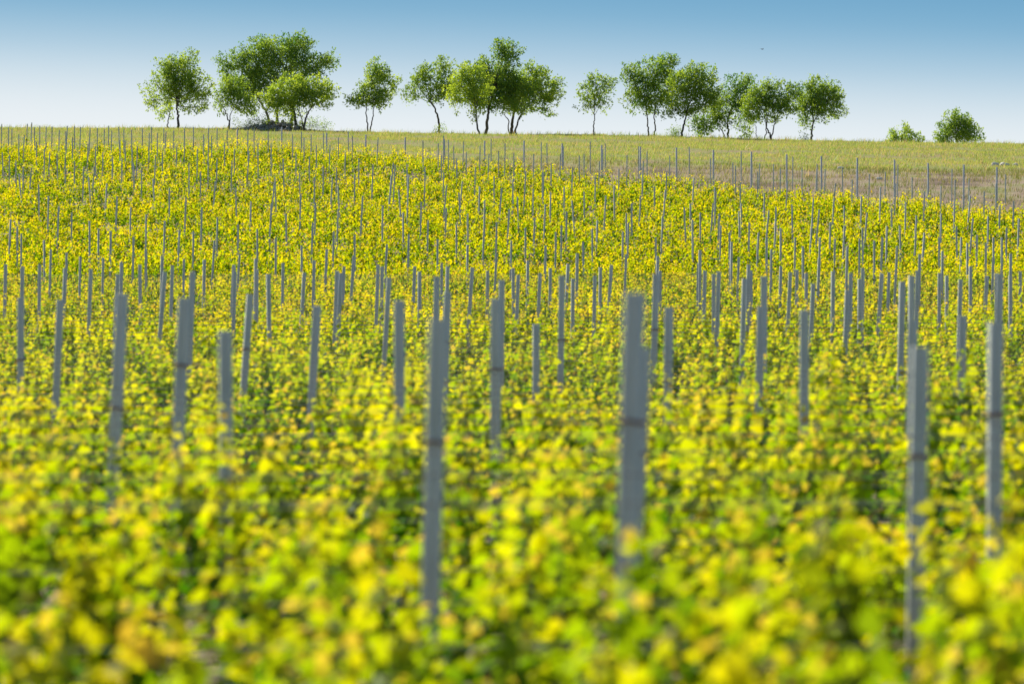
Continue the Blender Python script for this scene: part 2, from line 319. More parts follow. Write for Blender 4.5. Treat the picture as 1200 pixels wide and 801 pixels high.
# ------------------------------------------------------------------ vineyard posts, read off the photograph as (x top, y top, x foot, y foot at the foliage; 0 = hidden)
A = 5.006; U = 7.28
strips = [
 (0,280,A,[(30,148,25,385),(132,160,126,0),(122,345,120,845),(232,150,228,415),(297,60,291,270),(390,80,386,0),(380,170,368,0),(348,355,325,875),(470,105,466,290),(530,175,517,510),(605,110,600,320),(712,135,708,0),(688,205,672,520),(712,320,665,1225)]),
 (150,280,A,[(70,150,72,405),(108,58,108,265),(200,100,195,0),(210,190,178,590),(258,155,250,430),(328,115,325,290),(378,190,356,745),(322,345,280,1275),(570,540,575,1365),(447,120,443,350),(617,150,607,380),(625,190,617,495),(652,90,640,280),(748,115,745,0),(757,180,755,420),(712,320,675,835)]),
 (300,280,A,[(72,205,78,580),(158,140,155,325),(280,195,265,455),(340,125,335,330),(412,60,405,270),(350,390,320,925),(475,185,462,520),(495,200,480,530),(515,160,510,340),(570,95,555,330),(715,150,705,440),(740,160,735,405),(765,30,755,0),(775,225,748,690)]),
 (450,280,A,[(12,30,8,0),(180,160,172,345),(208,190,208,470),(92,360,92,1130),(308,220,300,0),(338,140,337,320),(372,160,366,0),(368,310,350,860),(310,465,270,1790),(515,165,497,430),(607,185,605,385),(657,85,648,270),(690,240,686,0),(665,350,658,1100),(758,170,760,370),(785,210,778,430)]),
 (600,280,A,[(92,125,90,325),(162,200,152,430),(225,170,222,360),(140,500,140,835),(292,215,285,750),(328,145,318,350),(358,230,355,480),(382,85,378,0),(485,215,480,465),(520,165,517,380),(582,150,568,350),(668,90,662,250)]),
 (0,0,1,[(741,342,732,660),(751,407,742,600),(1078,406,1074,610)]),
 (750,280,A,[(90,205,78,760),(120,185,118,360),(103,100,100,0),(165,400,160,985),(352,65,350,340),(342,140,338,320),(380,185,372,460),(432,205,432,480),(463,190,450,570),(533,60,527,215),(578,105,572,290),(635,150,630,0),(612,230,597,695),(650,185,652,390),(732,220,728,0),(708,395,695,920),(770,60,767,270)]),
 (900,280,A,[(20,65,15,260),(75,160,70,330),(128,195,115,480),(170,180,167,360),(230,200,228,370),(262,260,250,570),(212,420,212,1050),(300,110,292,320),(372,180,368,0),(378,190,377,505),(462,45,458,0),(485,200,480,0),(462,300,450,640),(535,235,535,480),(555,170,552,0),(668,200,648,490),(708,195,703,370),(755,40,742,320),(785,250,775,755)]),
 (1040,280,A,[(188,90,185,0),(140,215,138,0),(145,480,135,1100),(175,185,168,0),(322,70,320,0),(305,200,303,440),(347,215,347,430),(428,235,418,600),(440,450,432,905),(488,160,487,385),(585,215,570,435),(618,105,612,310),(640,200,640,0),(660,205,650,0),(640,490,630,1440),(722,85,720,0),(722,215,722,460),(778,190,778,330)]),
 (0,190,U,[(165,100,183,300),(200,35,197,220),(270,45,252,270),(330,190,333,400),(415,290,407,550),(500,385,492,625),(612,430,610,590),(715,50,708,270),(757,125,778,320),(808,35,788,230),(913,180,900,380),(1003,290,990,540),(1115,385,1110,600),(93,485,80,720),(148,550,147,0),(182,610,180,820),(380,665,380,840),(765,500,765,700),(840,565,838,820),(950,590,943,830),(1138,635,1133,870)]),
 (150,190,U,[(50,30,50,130),(118,45,115,260),(217,140,225,345),(355,220,352,420),(498,300,485,560),(153,445,152,670),(313,500,305,740),(437,580,428,800),(558,590,555,800),(625,385,620,690),(523,35,517,225),(620,80,620,290),(743,145,760,360),(745,160,720,385),(920,215,925,405),(1045,335,1042,500),(763,470,757,720),(735,665,725,830),(940,530,938,740),(1103,570,1103,800)]),
 (300,190,U,[(163,125,172,400),(153,170,138,340),(130,350,112,660),(258,445,262,670),(372,90,375,0),(382,270,375,470),(500,125,497,320),(508,345,500,0),(650,130,635,380),(690,50,687,0),(700,200,712,400),(700,400,690,660),(843,100,840,300),(908,285,887,660),(1003,20,980,345),(165,645,165,830),(390,710,390,870),(485,515,475,770),(662,590,655,830),(842,620,842,830),(1080,370,1078,0),(1108,695,1105,0)]),
 (450,190,U,[(80,5,60,130),(60,140,15,430),(128,230,143,420),(195,20,200,250),(350,40,345,350),(318,340,313,500),(165,430,165,600),(210,615,205,830),(375,495,370,700),(455,655,455,830),(510,90,505,270),(530,200,500,450),(530,390,520,600),(618,530,618,740),(665,160,650,260),(640,260,648,410),(715,440,715,640),(712,705,712,900),(780,40,775,190),(818,210,810,400),(938,120,940,230),(858,325,855,0),(853,520,842,790),(1005,220,982,440),(960,510,955,720),(1100,180,1098,340),(1140,295,1147,490),(1065,400,1055,590),(1085,670,1080,880),(18,695,18,860)]),
 (600,190,U,[(180,230,178,370),(270,90,265,310),(330,255,325,490),(283,360,272,620),(190,475,183,690),(115,560,113,780),(280,710,278,860),(373,595,370,800),(420,540,420,710),(465,420,460,660),(443,210,443,350),(515,325,535,560),(515,50,513,190),(615,255,617,480),(710,125,708,280),(685,570,685,830),(727,495,718,720),(605,680,610,860),(797,285,780,590),(870,200,873,380),(912,60,910,240),(1020,350,1020,550),(975,435,975,560),(990,520,985,800),(945,590,942,810),(1118,40,1108,270),(1095,285,1085,480)]),
 (750,190,U,[(228,80,222,240),(213,240,200,430),(190,460,178,790),(122,210,122,310),(380,385,388,610),(460,145,440,310),(430,350,430,500),(448,490,452,800),(515,430,515,550),(135,640,135,810),(645,250,640,400),(620,350,603,580),(675,440,668,620),(688,540,682,780),(765,600,762,800),(783,680,780,0),(815,30,815,190),(855,160,853,350),(863,350,865,480),(845,415,850,570),(932,515,927,690),(1010,600,1000,800),(1008,75,1005,240),(1055,260,1055,410),(1095,410,1075,620),(1082,640,1080,830),(1158,380,1156,0),(1155,490,1148,670)]),
 (900,190,U,[(105,50,103,240),(165,160,155,310),(290,50,290,260),(415,55,412,150),(487,60,483,220),(575,180,565,280),(560,300,550,480),(205,360,210,630),(385,305,375,470),(375,480,355,770),(432,400,405,680),(65,480,57,680),(105,560,105,720),(232,645,228,830),(300,715,300,880),(440,640,435,830),(530,510,527,690),(570,650,565,830),(650,370,655,530),(652,540,640,790),(635,60,635,225),(718,150,715,300),(755,65,755,180),(865,100,860,260),(795,290,790,480),(840,430,820,680),(805,560,808,740),(780,650,778,830),(905,670,905,860),(960,215,950,540),(1000,85,997,250),(1015,545,1010,740),(975,640,965,860),(1055,390,1055,530),(1088,180,1082,320),(1125,540,1130,760),(1108,20,1105,180),(1098,715,1098,0),(675,720,670,880)]),
 (1040,190,U,[(155,340,150,560),(245,455,235,690),(210,130,210,230),(345,110,340,260),(315,250,310,390),(455,205,453,340),(550,60,548,250),(577,150,575,330),(572,330,568,500),(695,140,692,280),(705,285,692,440),(825,250,822,410),(925,185,925,350),(1007,105,1005,300),(960,370,955,490),(1075,330,1072,430),(460,440,457,580),(590,545,592,690),(725,475,700,690),(855,460,855,640),(308,600,295,800),(440,640,440,820),(625,640,622,800),(680,690,680,840),(765,620,762,800),(840,690,838,830),(1015,560,1012,760),(975,640,975,830),(1120,480,1110,760),(905,640,905,760),(80,715,80,840)]),
 (0,140,8.007,[(18,45,15,210),(83,78,80,235),(113,88,112,235),(178,140,178,280),(228,150,222,340),(258,42,252,205),(300,30,290,250),(325,75,325,205),(343,210,343,355),(375,60,373,200),(435,68,432,215),(490,65,487,220),(557,98,553,310),(618,110,618,300),(633,65,632,220),(683,165,680,360),(705,60,707,210),(763,72,745,300),(847,80,843,230),(827,230,822,380),(917,88,915,240),(980,95,978,240),(1020,60,1020,210),(1050,105,1045,310),(1117,65,1115,210),(22,310,28,460),(90,335,88,560),(150,385,150,640),(418,280,415,480),(468,305,460,480),(535,320,540,500),(613,345,613,540),(700,390,700,610),(897,250,895,430),(965,310,958,520),(1060,360,1057,510)]),
 (0,0,2.857,[(441,435,441,515),(226,422,222,500),(250,422,250,480),(270,427,266,530),(302,430,296,560),(326,430,326,495),(349,430,349,490),(363,420,363,470),(374,437,372,510),(398,425,400,500),(415,435,415,490),(477,430,477,490),(500,445,498,550),(507,425,507,490),(527,445,527,500),(549,430,549,480),(556,440,552,520),(582,437,582,485),(618,432,617,555),(648,425,648,495),(682,450,682,500),(698,430,698,520),(709,455,709,520),(727,430,727,480),(761,437,761,480),(752,478,752,530),(785,500,785,560),(830,440,830,520),(851,435,851,490),(864,480,864,600),(898,440,898,490),(908,480,908,590),(980,450,980,510),(1010,440,1010,480),(1018,460,1018,520),(1042,450,1042,500),(1059,485,1059,550),(1083,445,1083,500),(1105,485,1103,550),(1133,460,1133,510),(1156,510,1155,580),(1180,450,1180,505),(443,500,443,560),(320,490,320,560),(345,510,343,590),(378,525,376,600),(402,470,402,530),(419,470,420,540),(409,530,407,610),(460,490,458,560),(447,545,449,600),(475,560,474,650),(545,510,543,600),(593,480,590,560),(521,520,518,600),(633,550,633,640),(661,500,660,590),(697,515,697,600),(727,530,725,600),(672,575,671,650),(777,540,775,610),(834,505,826,635),(948,530,950,610),(991,515,991,590),(1036,525,1036,600),(1082,555,1082,640),(1127,560,1125,640)]),
 (390,0,2.857,[(20,460,20,510),(52,440,52,520),(66,455,66,510),(87,530,87,590),(42,510,42,580),(152,460,148,530),(208,450,200,590),(135,550,130,680),(195,590,178,720),(253,490,248,640),(302,470,302,570),(308,555,305,680),(353,480,353,540),(364,520,364,600),(371,455,371,530),(387,468,387,540),(405,490,405,550),(438,475,436,540),(415,530,415,600),(447,510,447,580),(493,488,492,560),(475,555,475,620),(530,465,530,530),(523,515,520,590),(555,505,555,570),(540,590,540,640),(577,480,575,600),(606,512,606,570),(645,490,638,620),(673,515,671,590),(698,475,698,540),(717,480,717,540),(702,575,702,640),(763,515,760,590),(731,545,731,600),(772,490,772,550),(803,560,800,640),(825,520,825,580),(841,515,841,570),(862,475,862,545),(912,480,912,550),(878,590,878,640),(904,500,904,570),(893,540,890,620),(985,520,984,590),(958,560,957,630),(1024,490,1024,570),(1052,508,1052,580),(1040,540,1035,700),(1128,520,1127,600),(603,600,603,660)]),
 (780,0,2.857,[(12,520,12,590),(79,492,79,600),(95,595,90,670),(150,530,150,590),(165,530,165,680),(253,507,253,585),(233,553,233,610),(225,545,225,600),(289,540,289,590),(315,548,313,600),(308,575,308,640),(361,550,361,600),(386,560,386,610),(426,525,425,600),(405,600,403,650),(458,560,458,640),(507,550,507,600),(534,560,534,630),(250,610,250,700),(330,645,330,710)]),
]
Dg = np.linspace(10, 285, 2800)
posts = []
for x0, y0, s, lst in strips:
    for a, b, c, e in lst:
        xt, yt = x0+a/s, y0+b/s; xb = x0+c/s
        gzl = ground(wx(xt, Dg), Dg)
        ytop = HOR-(gzl+FH+.78-EYE)*FPX/Dg; yfol = HOR-(gzl+FH-EYE)*FPX/Dg
        if e == 0:
            d = Dg[np.argmin(np.abs(ytop-yt)+.02*Dg*0)]
            if yt > 320: d = 60.0 if yt < 340 else 50.
            yb = None
        else:
            yb = y0+e/s
            d1 = Dg[np.argmin(np.abs(yfol-yb))]; d = d1
            if yt < 290:
                d2 = Dg[np.argmin(np.abs(ytop-yt))]; d = .5*d1+.5*d2
        xx = wx(xt, d); zt = wz(yt, d); zg = float(ground(xx, d)); P = zt-zg
        # keep lengths believable
        for _ in range(60):
            if P < 1.6 : d += -.6 if yt > 345 else .6
            elif P > 2.35: d += .6 if yt > 345 else -.6
            else: break
            d = min(max(d, 14), 270)
            xx = wx(xt, d); zt = wz(yt, d); zg = float(ground(xx, d)); P = zt-zg
        P = min(max(P, 1.55), 2.4)
        yb_ = yb if yb else yt+.8*FPX/d
        lean = (xb-xt)/max(yb_-yt, 12)
        posts.append((xx, d, zg, P, max(-.09, min(.09, lean)), xt, yt))
posts.sort(key=lambda p: p[1])
# merge duplicates
keep = []
for p in posts:
    if any(abs(p[5]-q[5]) < 1.3 and abs(p[6]-q[6]) < 2.5 for q in keep[-60:]): continue
    keep.append(p)
posts = keep; print('posts', len(posts))
def post_profile():          # folded steel section, open to the back, with rounded shoulders
    o = []
    W, Dp = .030, .022
    for cx, cy, a0 in ((W-.010, Dp-.010, 0), (-W+.010, Dp-.010, 90), (-W+.010, -Dp+.010, 180), (W-.010, -Dp+.010, 270)):
        for k in range(4):
            a = math.radians(a0+k*30); o.append((cx+.010*math.cos(a), cy+.010*math.sin(a)))
    # shallow groove in the camera-facing (-y) flange
    o.insert(12, (-.010, -Dp)); o.insert(13, (-.006, -Dp+.006)); o.insert(14, (.006, -Dp+.006)); o.insert(15, (.010, -Dp))
    return np.array(o)
PROF = post_profile()
def post_arrays(P, clip=True):
    k = len(PROF); zs = [-.25, P*.5, P-.004, P]
    V = []; 
    for i, z in enumerate(zs):
        f = .93 if i == 3 else 1
        V.append(np.c_[PROF*f, np.full(k, z)])
    V = np.concatenate(V); Q = []
    for i in range(3):
        j = np.arange(k); Q.append(np.stack([i*k+j, i*k+(j+1) % k, (i+1)*k+(j+1) % k, (i+1)*k+j], 1))
    c = len(V); V = np.r_[V, [[0, 0, P]]]; j = np.arange(k)
    T = np.stack([3*k+j, 3*k+(j+1) % k, np.full(k, c)], 1)
    return V, np.concatenate(Q), T
def post_mesh(P, mat=None):
    V, Q, T = post_arrays(P); return mesh_np('post', V, [Q, T], mat or M_post)
def hook_mesh():
    """small wire hook punched out of the edge of the section"""
    g = Geo(); g.tube([(0, 0, 0), (.012, 0, .004), (.013, 0, .022)], [.004, .003, .002], 5)
    return g.mesh('wire_hook', M_post)
heights = [1.65+.08*k for k in range(10)]
pm = [post_mesh(h) for h in heights]; hm = hook_mesh()
clipg = Geo(); clipg.tube([(-.036, -.03, 0), (0, -.034, .006), (.036, -.03, 0), (.038, .03, 0), (0, .034, 0), (-.036, .03, 0), (-.036, -.03, 0)], .006, 5); clip_me = clipg.mesh('wire_tie', M_rust)
near_labels = {
 741: 'thickest and closest grey metal post, blurred, standing right of centre',
 751: 'blurred grey post half hidden behind the right edge of the thickest post',
 512: 'large blurred grey post a little left of centre, second thickest of all',
 1078: 'short blurred grey post near the right side with its head among the leaves',
 264: 'blunt blurred grey post standing lower than its neighbours on the left',
 1168: 'long blurred grey post at the far right edge of the vines',
 214: 'tall blurred grey post just left of the blunt low post',
 142: 'blurred grey post on the left with a thinner post rising behind its head',
 583: 'long slim blurred grey post right of the second thickest post',
 942: 'blurred grey post standing alone between the centre and the right side',
 468: 'slim blurred grey post left of the second thickest post',
 783: 'slim blurred grey post just right of the thickest post',
 626: 'short stubby grey post whose top barely clears the vines at the centre',
 24: 'grey post closest to the left edge with a thinner post above it',
 70: 'leaning grey post second from the left edge',
 370: 'slightly leaning grey post standing alone left of centre',
 1128: 'short grey post in front of a thinner one near the right side',
 524: 'grey post overlapping the right edge of the second thickest post',
 891: 'grey post with a thinner post rising behind its head, right of centre',
 1069: 'grey post tucked behind the left edge of the short right-hand post',
}
used = set()
def post_name_for(px):
    for k, v in near_labels.items():
        if k not in used and abs(k-px) < 3.2: used.add(k); return v
shapes = []
nI = 300
for q, (x, d, zg, P, lean, px, py) in enumerate(posts[:nI]):
    hi_ = int(np.argmin([abs(h-P) for h in heights]))
    r = link('vineyard_post', None, loc=(x+lean*P*.9, d, zg)); r.rotation_euler = (rv.normal(0, .01), -lean, rv.normal(0, .25))
    r.scale = ((.78 if d > 110 else .9 if d > 60 else 1.04), 1, P/heights[hi_])
    link('steel_section', pm[hi_], r); 
    if d < 45:
        for z in np.arange(heights[hi_]-.10, 1.15, -.24):
            for sg in (-1, 1): link('wire_hook', hm, r, loc=(sg*.028, 0, z), rotz=0 if sg > 0 else math.pi)
    if d < 60 and (rv.random() < .5 or d < 26):
        c = link('wire_tie', clip_me, r, loc=(0, 0, heights[hi_]-(.42 if d < 26 else rv.uniform(.3, .7))))
    lb = post_name_for(px) if d < 62 else None
    if lb: tag(r, lb, 'post', 'grey vineyard posts')
    elif d < 62: tag(r, 'grey metal vineyard post, softly blurred, in the middle rows of vines', 'post', 'grey posts in the middle rows')
    elif d < 125: tag(r, 'slim grey metal post where the vines begin to climb the slope', 'post', 'grey posts at the foot of the slope')
    else: tag(r, 'thin grey metal post standing out of the vines on the slope', 'post', 'grey posts on the slope')
# the remaining posts high on the slope (and beside the view): one mass
rem = list(posts[nI:])
for d in np.arange(30, 265, 4.5):
    for s in (-1, 1):
        for k in range(2):
            x = s*(d*.092+.8+k*2.0+rv.uniform(-.5, .5)); y = d+rv.uniform(-1.5, 1.5)
            if in_vines(x, y) : rem.append((x, y, float(ground(x, y)), rv.uniform(1.75, 2.2), rv.normal(0, .02), 0, 0))
Vs = []; Qs = []; Ts = []; off = 0
for x, d, zg, P, lean, px, py in rem:
    V, Q, T = post_arrays(P); V = V.copy(); V[:, 0] *= .78; V[:, 0] += x+lean*(P-V[:, 2]); V[:, 1] += d; V[:, 2] += zg
    Vs.append(V); Qs.append(Q+off); Ts.append(T+off); off += len(V)
tag(link('far_posts', mesh_np('far_posts', np.concatenate(Vs), [np.concatenate(Qs), np.concatenate(Ts)], M_post)), 'crowd of thin grey posts high on the vine slope', 'posts', 'grey posts high on the slope', 'stuff')
# pale end posts along the slanting headland
ends = [(152.,152),(330,149),(278,152),(383,158),(428,158),(475,161),(521,163),(568,165),(614,165),(659,168),(705,170),(750,172),(793,173),(836,176),(880,178),(922,181),(963,183),(1005,185),(1048,187),(1088,191),(1129,193),(1168,196)]
pe = post_mesh(2.3, M_pale); cap_g = Geo(); cap_g.tube([(0, 0, 0), (0, 0, .05)], [.038, .034], 8)
for px, py in sorted(ends[1:]):
    d = 211+(1180-px)/14.8+.8; x = wx(px, d); zg = float(ground(x, d)); P = wz(py, d)-zg
    r = link('end_post', pe, loc=(x, d, zg)); r.scale = (1.05, 1.05, min(max(P, 1.6), 2.9)/2.3); r.rotation_euler = (0, rv.normal(0, .008), .3)
    lb = {330: 'pale end post below the stone heap under the big tree', 278: 'leftmost pale end post below the left trees', 1168: 'rightmost pale end post against the brown soil'}.get(px, 'pale steel end post closing a vine row beside the bare headland')
    tag(r, lb, 'post', 'pale end posts along the headland')
# ------------------------------------------------------------------ trellis wires
for k in range(3, 48):
    y0 = 7.0+k*ROW; hw = y0*.094+3
    xs = np.linspace(-hw, hw, 24)
    for hgt in (1.02, 1.5):
        g = Geo(); z = ground(xs, y0+SLOPE*xs)+hgt-.012*np.abs(np.sin(xs*.63))
        g.tube(np.stack([xs, y0+SLOPE*xs, z], 1), .0028, 4, cap=False)
        tag(link('trellis_wire', g.mesh('trellis_wire', M_wire)), 'thin steel trellis wire stretched along a row of vines', 'wire', 'trellis wires along the rows')
# ------------------------------------------------------------------ trees
def px2l(px, py, d, bx, by):       # photograph pixel -> metres relative to the tree base
    return np.array([(px-bx)*d/FPX, 0, (by-py)*d/FPX])
def make_tree(label, d, base, trunks, lobes, group='trees along the hilltop', name='hilltop_tree', tone=0., dens=1., seed=0, wind=.5, bushy=False, leaf=.15):
    r = np.random.default_rng(900+seed); bx, by = base
    x = wx(bx, d); zg = float(ground(x, d))
    root = link(name, None, loc=(x, d, zg))
    oz = wz(by, d)-zg                # offset between photographed foot and the ground
    root.location.z = zg
    def P(px, py): v = px2l(px, py, d, bx, by); v[2] += max(min(oz, .6), -.6); return v
    g = Geo(); tops = []
    s = d/FPX
    for pts, wpx in trunks:
        q = np.array([P(*p) for p in pts]); q[0, 2] = -.15; q[:, 1] += r.normal(0, .15)*np.linspace(0, 1, len(q))
        # smooth and wobble
        t = np.linspace(0, len(q)-1, 4*len(q)); qq = np.stack([np.interp(t, np.arange(len(q)), q[:, k]) for k in range(3)], 1)
        qq[1:-1] += r.normal(0, .03, (len(qq)-2, 3)); rad = np.linspace(wpx*s*.52, wpx*s*.22, len(qq)); rad[0] *= 1.5
        g.tube(qq, rad, 7); tops.append((qq, rad[-1]))
    C = []; D = []; NN = []; S = []; K = []
    for lb in lobes:
        cx, cy, rx, ry = lb[:4]; ld = lb[4] if len(lb) > 4 else 1.; lt = lb[5] if len(lb) > 5 else 0.; dep = lb[6] if len(lb) > 6 else r.uniform(-.25, .25)  # lt shifts lobe tint: sunlit and shaded crown sides painted into leaf colour
        c = P(cx, cy); Rx, Rz = rx*s, ry*s; Ry = .85*Rx; c[1] = dep*Rx*1.6
        # limb from nearest trunk
        best = min(tops, key=lambda tt: np.linalg.norm(tt[0][-1]-c)); st = best[0][r.integers(len(best[0])*2//3, len(best[0]))]
        mid = (st+c)/2+r.normal(0, .12, 3)+[0, 0, .1]
        g.tube([st, mid, c, c+(c-mid)*.4], [best[1]*.85, best[1]*.6, best[1]*.4, .012], 5)
        nt_ = max(9, int(44*Rx*Rz*dens*ld*1.25)) 
        u = unit(r.normal(0, 1, (nt_, 3))); rr = r.uniform(.2, 1.0, nt_)**.6*r.uniform(.85, 1.22, nt_)
        tip = c+u*rr[:, None]*[Rx, Ry, Rz]*.96
        for k in range(0, nt_, 3):
            m = (c+tip[k])/2+r.normal(0, .08, 3); g.tube([c, m, tip[k]], [.018, .012, .006], 3, cap=False)
        for k in range(nt_):
            n = int(r.integers(20, 44)*dens**.3)
            out = unit(u[k]+np.array([wind, 0, .55])+r.normal(0, .25, 3))
            tt = r.uniform(-.30, .50, n)
            pos_ = tip[k]+out*tt[:, None]+r.normal(0, 1, (n, 3))*(.055+.13*(1-np.clip(tt/.5, 0, 1)))[:, None]
            C.append(pos_); D.append(out+r.normal(0, .7, (n, 3))+[wind*.6, 0, -.1]); NN.append(r.normal(0, 1, (n, 3))+[0, 0, .3]+SUNV*.6)
            S.append(r.uniform(.8, 1.3, n)*leaf)
            a = r.normal(.42+tone+lt, .16)+r.normal(0, .10, (n, 1)); a = np.clip(a, 0, 1)
            K.append((np.array([.075, .20, .06])*(1-a)+np.array([.42, .55, .08])*a))  # dark-to-light leaf tint, widened to carry the crown's light and dark sides
    C = np.concatenate(C); ok = C[:, 2] > .12 if not bushy else C[:, 2] > -.1
    V, F, K2 = leaves(SLIM, KT, C[ok], np.concatenate(D)[ok], np.concatenate(NN)[ok], np.concatenate(S)[ok], np.concatenate(K)[ok])
    link('trunk', g.mesh('trunk', M_bark), root)
    link('crown', mesh_np('crown', V, [F], M_tree, K2), root)
    tag(root, label, 'tree' if not bushy else 'bush', group)
    return root
TD = 408
make_tree('airy round light green tree, leftmost on the hilltop', TD, (209,152), [([(209,152),(209,138),(208,128),(210,112)],3.2)],
  [(208,84,22,18,.8,.1),(188,104,17,16,.7,.12),(228,104,19,18,.75,.12),(210,108,18,16,.9,.05),(199,74,10,9,.7),(221,70,9,7,.7),(181,118,12,10,.6,.15),(229,125,11,9,.55,.15),(238,117,9,9,.5,.2),(205,92,18,20,.5)], seed=1, wind=.2, tone=.08)
make_tree('very small slender sapling beside the leftmost round tree', TD+1, (198,152), [([(198,152),(197,142),(199,133),(200,124)],1.6)],
  [(198,122,10,9,.6,.25),(192,130,7,6,.4,.2)], seed=2, wind=.2, tone=.1)
make_tree('small dark green tree with a forked trunk, left of the big clump', TD-5, (268,151), [([(268,151),(268,142),(265,134),(262,126)],2.0),([(268,146),(270,134),(274,124)],1.4)],
  [(272,104,17,14,1.1),(262,120,12,10,1),(284,122,15,11,1,.1),(270,97,10,8,.9,.15),(292,128,8,6,.7,.1)], seed=3, tone=.02)
make_tree('largest tree with a wide crown rising from the stone heap', TD+4, (322,145), [([(318,145),(313,132),(304,118),(300,108)],3.4),([(325,145),(325,128),(330,100),(335,80)],4.0),([(341,145),(343,130),(350,105),(358,85)],3.4)],
  [(322,62,28,17,1),(300,80,24,18,1),(268,74,14,13,.8),(264,92,9,10,.6),(285,66,14,10,.8),(345,56,22,12,.8,-.1),(352,52,14,9,.7,-.1),(340,80,26,20,1),(310,98,22,18,1,-.05),(368,78,20,13,.7),(380,76,12,8,.6,.1),(380,70,10,8,.5),(362,98,16,12,.5),(290,104,14,14,.9,-.1),(302,52,10,6,.6)], seed=4, wind=.25, tone=-.05)
make_tree('rounded yellow-green tree in front of the largest tree', TD-6, (345,150), [([(345,150),(346,138),(345,128),(335,118)],2.4),([(346,148),(347,132),(338,126)],1.6)],
  [(330,112,20,18,1.1,.1),(345,104,15,14,1,.25),(318,118,12,11,1,.2),(340,126,14,9,.8,.1)], seed=5, wind=.1, tone=.12)
make_tree('yellow-green tree leaning right at the right end of the big clump', TD-7, (356,151), [([(355,151),(358,140),(361,132),(368,122)],2.8),([(358,140),(352,132),(348,128)],1.4)],
  [(372,108,17,14,.95,.15),(386,104,10,9,.7,.25),(360,112,13,14,1,.1),(376,120,13,8,.7,.2),(352,120,9,9,.8)], seed=6, wind=.2, tone=.12)
make_tree('small conical tree on two thin trunks, standing alone', TD, (434,155), [([(431,155),(431,145),(429,132),(430,118)],1.9),([(433,155),(436,143),(438,130),(440,118)],1.7)],
  [(437,98,14,17,1,.1),(441,80,7,8,.7),(425,112,12,11,.9),(450,108,12,12,.8,.2),(436,118,18,8,.9,.05),(456,96,8,6,.5,.1),(414,118,8,5,.5,.1),(442,88,11,10,.9,.05)], seed=7)
make_tree('open-crowned tree whose bent trunk leans left above the grass', TD, (514,157), [([(515,157),(514,143),(510,128),(503,116)],3.0)],
  [(505,92,19,15,.8),(490,102,13,11,.6),(482,113,10,6,.5),(520,80,10,9,.9,.1),(524,102,14,14,.9,.15),(500,112,14,9,.5),(494,84,8,8,.7,.05),(514,112,16,9,.6)], seed=8, wind=.35)
make_tree('bright yellow-green tree left of the tallest centre tree', TD-4, (563,157), [([(563,157),(559,145),(558,132),(560,118)],2.4)],
  [(540,102,14,18,1.1,.3),(545,88,12,11,.8,.3),(536,118,9,10,.8,.35),(558,112,13,14,1,.1),(556,132,8,6,.7,.3),(560,94,14,16,.9,.1)], seed=9, tone=.1, wind=.4)
make_tree('tallest dark green tree of the centre clump', TD, (569,157), [([(569,157),(571,143),(573,125),(582,100)],4.0)],
  [(590,66,15,14,.85,-.05),(600,62,10,8,.7),(583,92,24,20,1.2),(566,112,18,17,1.2,-.12),(600,104,22,20,1.2),(556,84,10,8,.8),(572,80,13,11,.9),(588,120,20,11,.9,.05),(546,118,9,10,.8),(587,56,6,5,.6)], seed=10, wind=.5, tone=-.04)
make_tree('broad tree with a thick forked trunk right of the tallest tree', TD+2, (599,158), [([(599,158),(600,146),(602,132),(610,116)],4.2),([(601,146),(610,135),(618,124)],2.4),([(596,156),(596,142),(590,132)],1.7)],
  [(618,96,18,18,1,.12),(634,108,17,15,.85,.08),(645,112,12,12,.7,.05),(612,122,20,11,.8,.08),(622,84,13,8,.7),(638,92,10,7,.5,.1),(600,110,16,16,1,.15),(650,98,7,5,.4),(640,128,10,6,.5)], seed=11, wind=.5, tone=.04)
make_tree('thin curved sapling under the right side of the centre clump', TD-2, (605,158), [([(605,158),(605,149),(608,141),(612,133)],1.4)], [(612,128,9,7,.7,.1)], seed=12)
make_tree('slender airy sapling with a single thin trunk, right of the centre clump', TD, (696,161), [([(696,161),(695,148),(697,136),(696,120)],1.7)],
  [(698,98,14,9,.55,-.05),(688,110,12,10,.5,.1),(708,108,12,11,.5),(684,124,9,9,.5,.05),(706,120,10,8,.45,.15),(696,112,13,13,.45,.1),(712,96,8,6,.4)], seed=13, tone=0)
make_tree('dense dark tree with two thin curved trunks', TD, (763,163), [([(761,163),(759,150),(758,135),(757,120)],2.1),([(765,163),(768,150),(767,136),(768,120)],2.0)],
  [(768,86,19,15,1.1),(745,98,13,15,.85,.05),(738,118,11,9,.7,.05),(760,114,22,16,1.2,-.05),(782,108,12,16,1,.15),(736,84,6,6,.5),(742,92,9,10,.7),(776,76,11,8,.8),(784,74,8,5,.5)], seed=14, wind=.5, tone=-.06)
make_tree('wide tree with a leaning trunk and bright lower leaves', TD-3, (797,163), [([(797,163),(800,152),(803,140),(806,122)],3.0)],
  [(800,104,20,18,1.1,.15),(820,104,18,18,1,.12),(836,116,11,16,.9,.15),(800,86,12,9,.7),(815,84,13,9,.7),(790,128,14,10,.8,.1),(816,126,18,10,.9,.1),(830,92,9,8,.6)], seed=15, wind=.5, tone=0)
make_tree('low-branched dark tree whose leaves hang to the grass', TD+3, (852,164), [([(853,164),(853,152),(852,140),(860,118)],2.6),([(851,162),(846,152),(838,142)],1.6)],
  [(862,100,18,10,.8,-.1),(876,98,9,7,.6),(852,118,16,14,.8,-.1),(868,116,13,14,.8),(828,146,12,12,.7,-.02),(846,140,14,11,.6),(866,140,11,10,.55),(822,156,8,6,.7),(838,132,15,12,.8,.05),(873,156,6,6,.5,.1),(814,146,6,8,.4)], seed=16, tone=-.1)
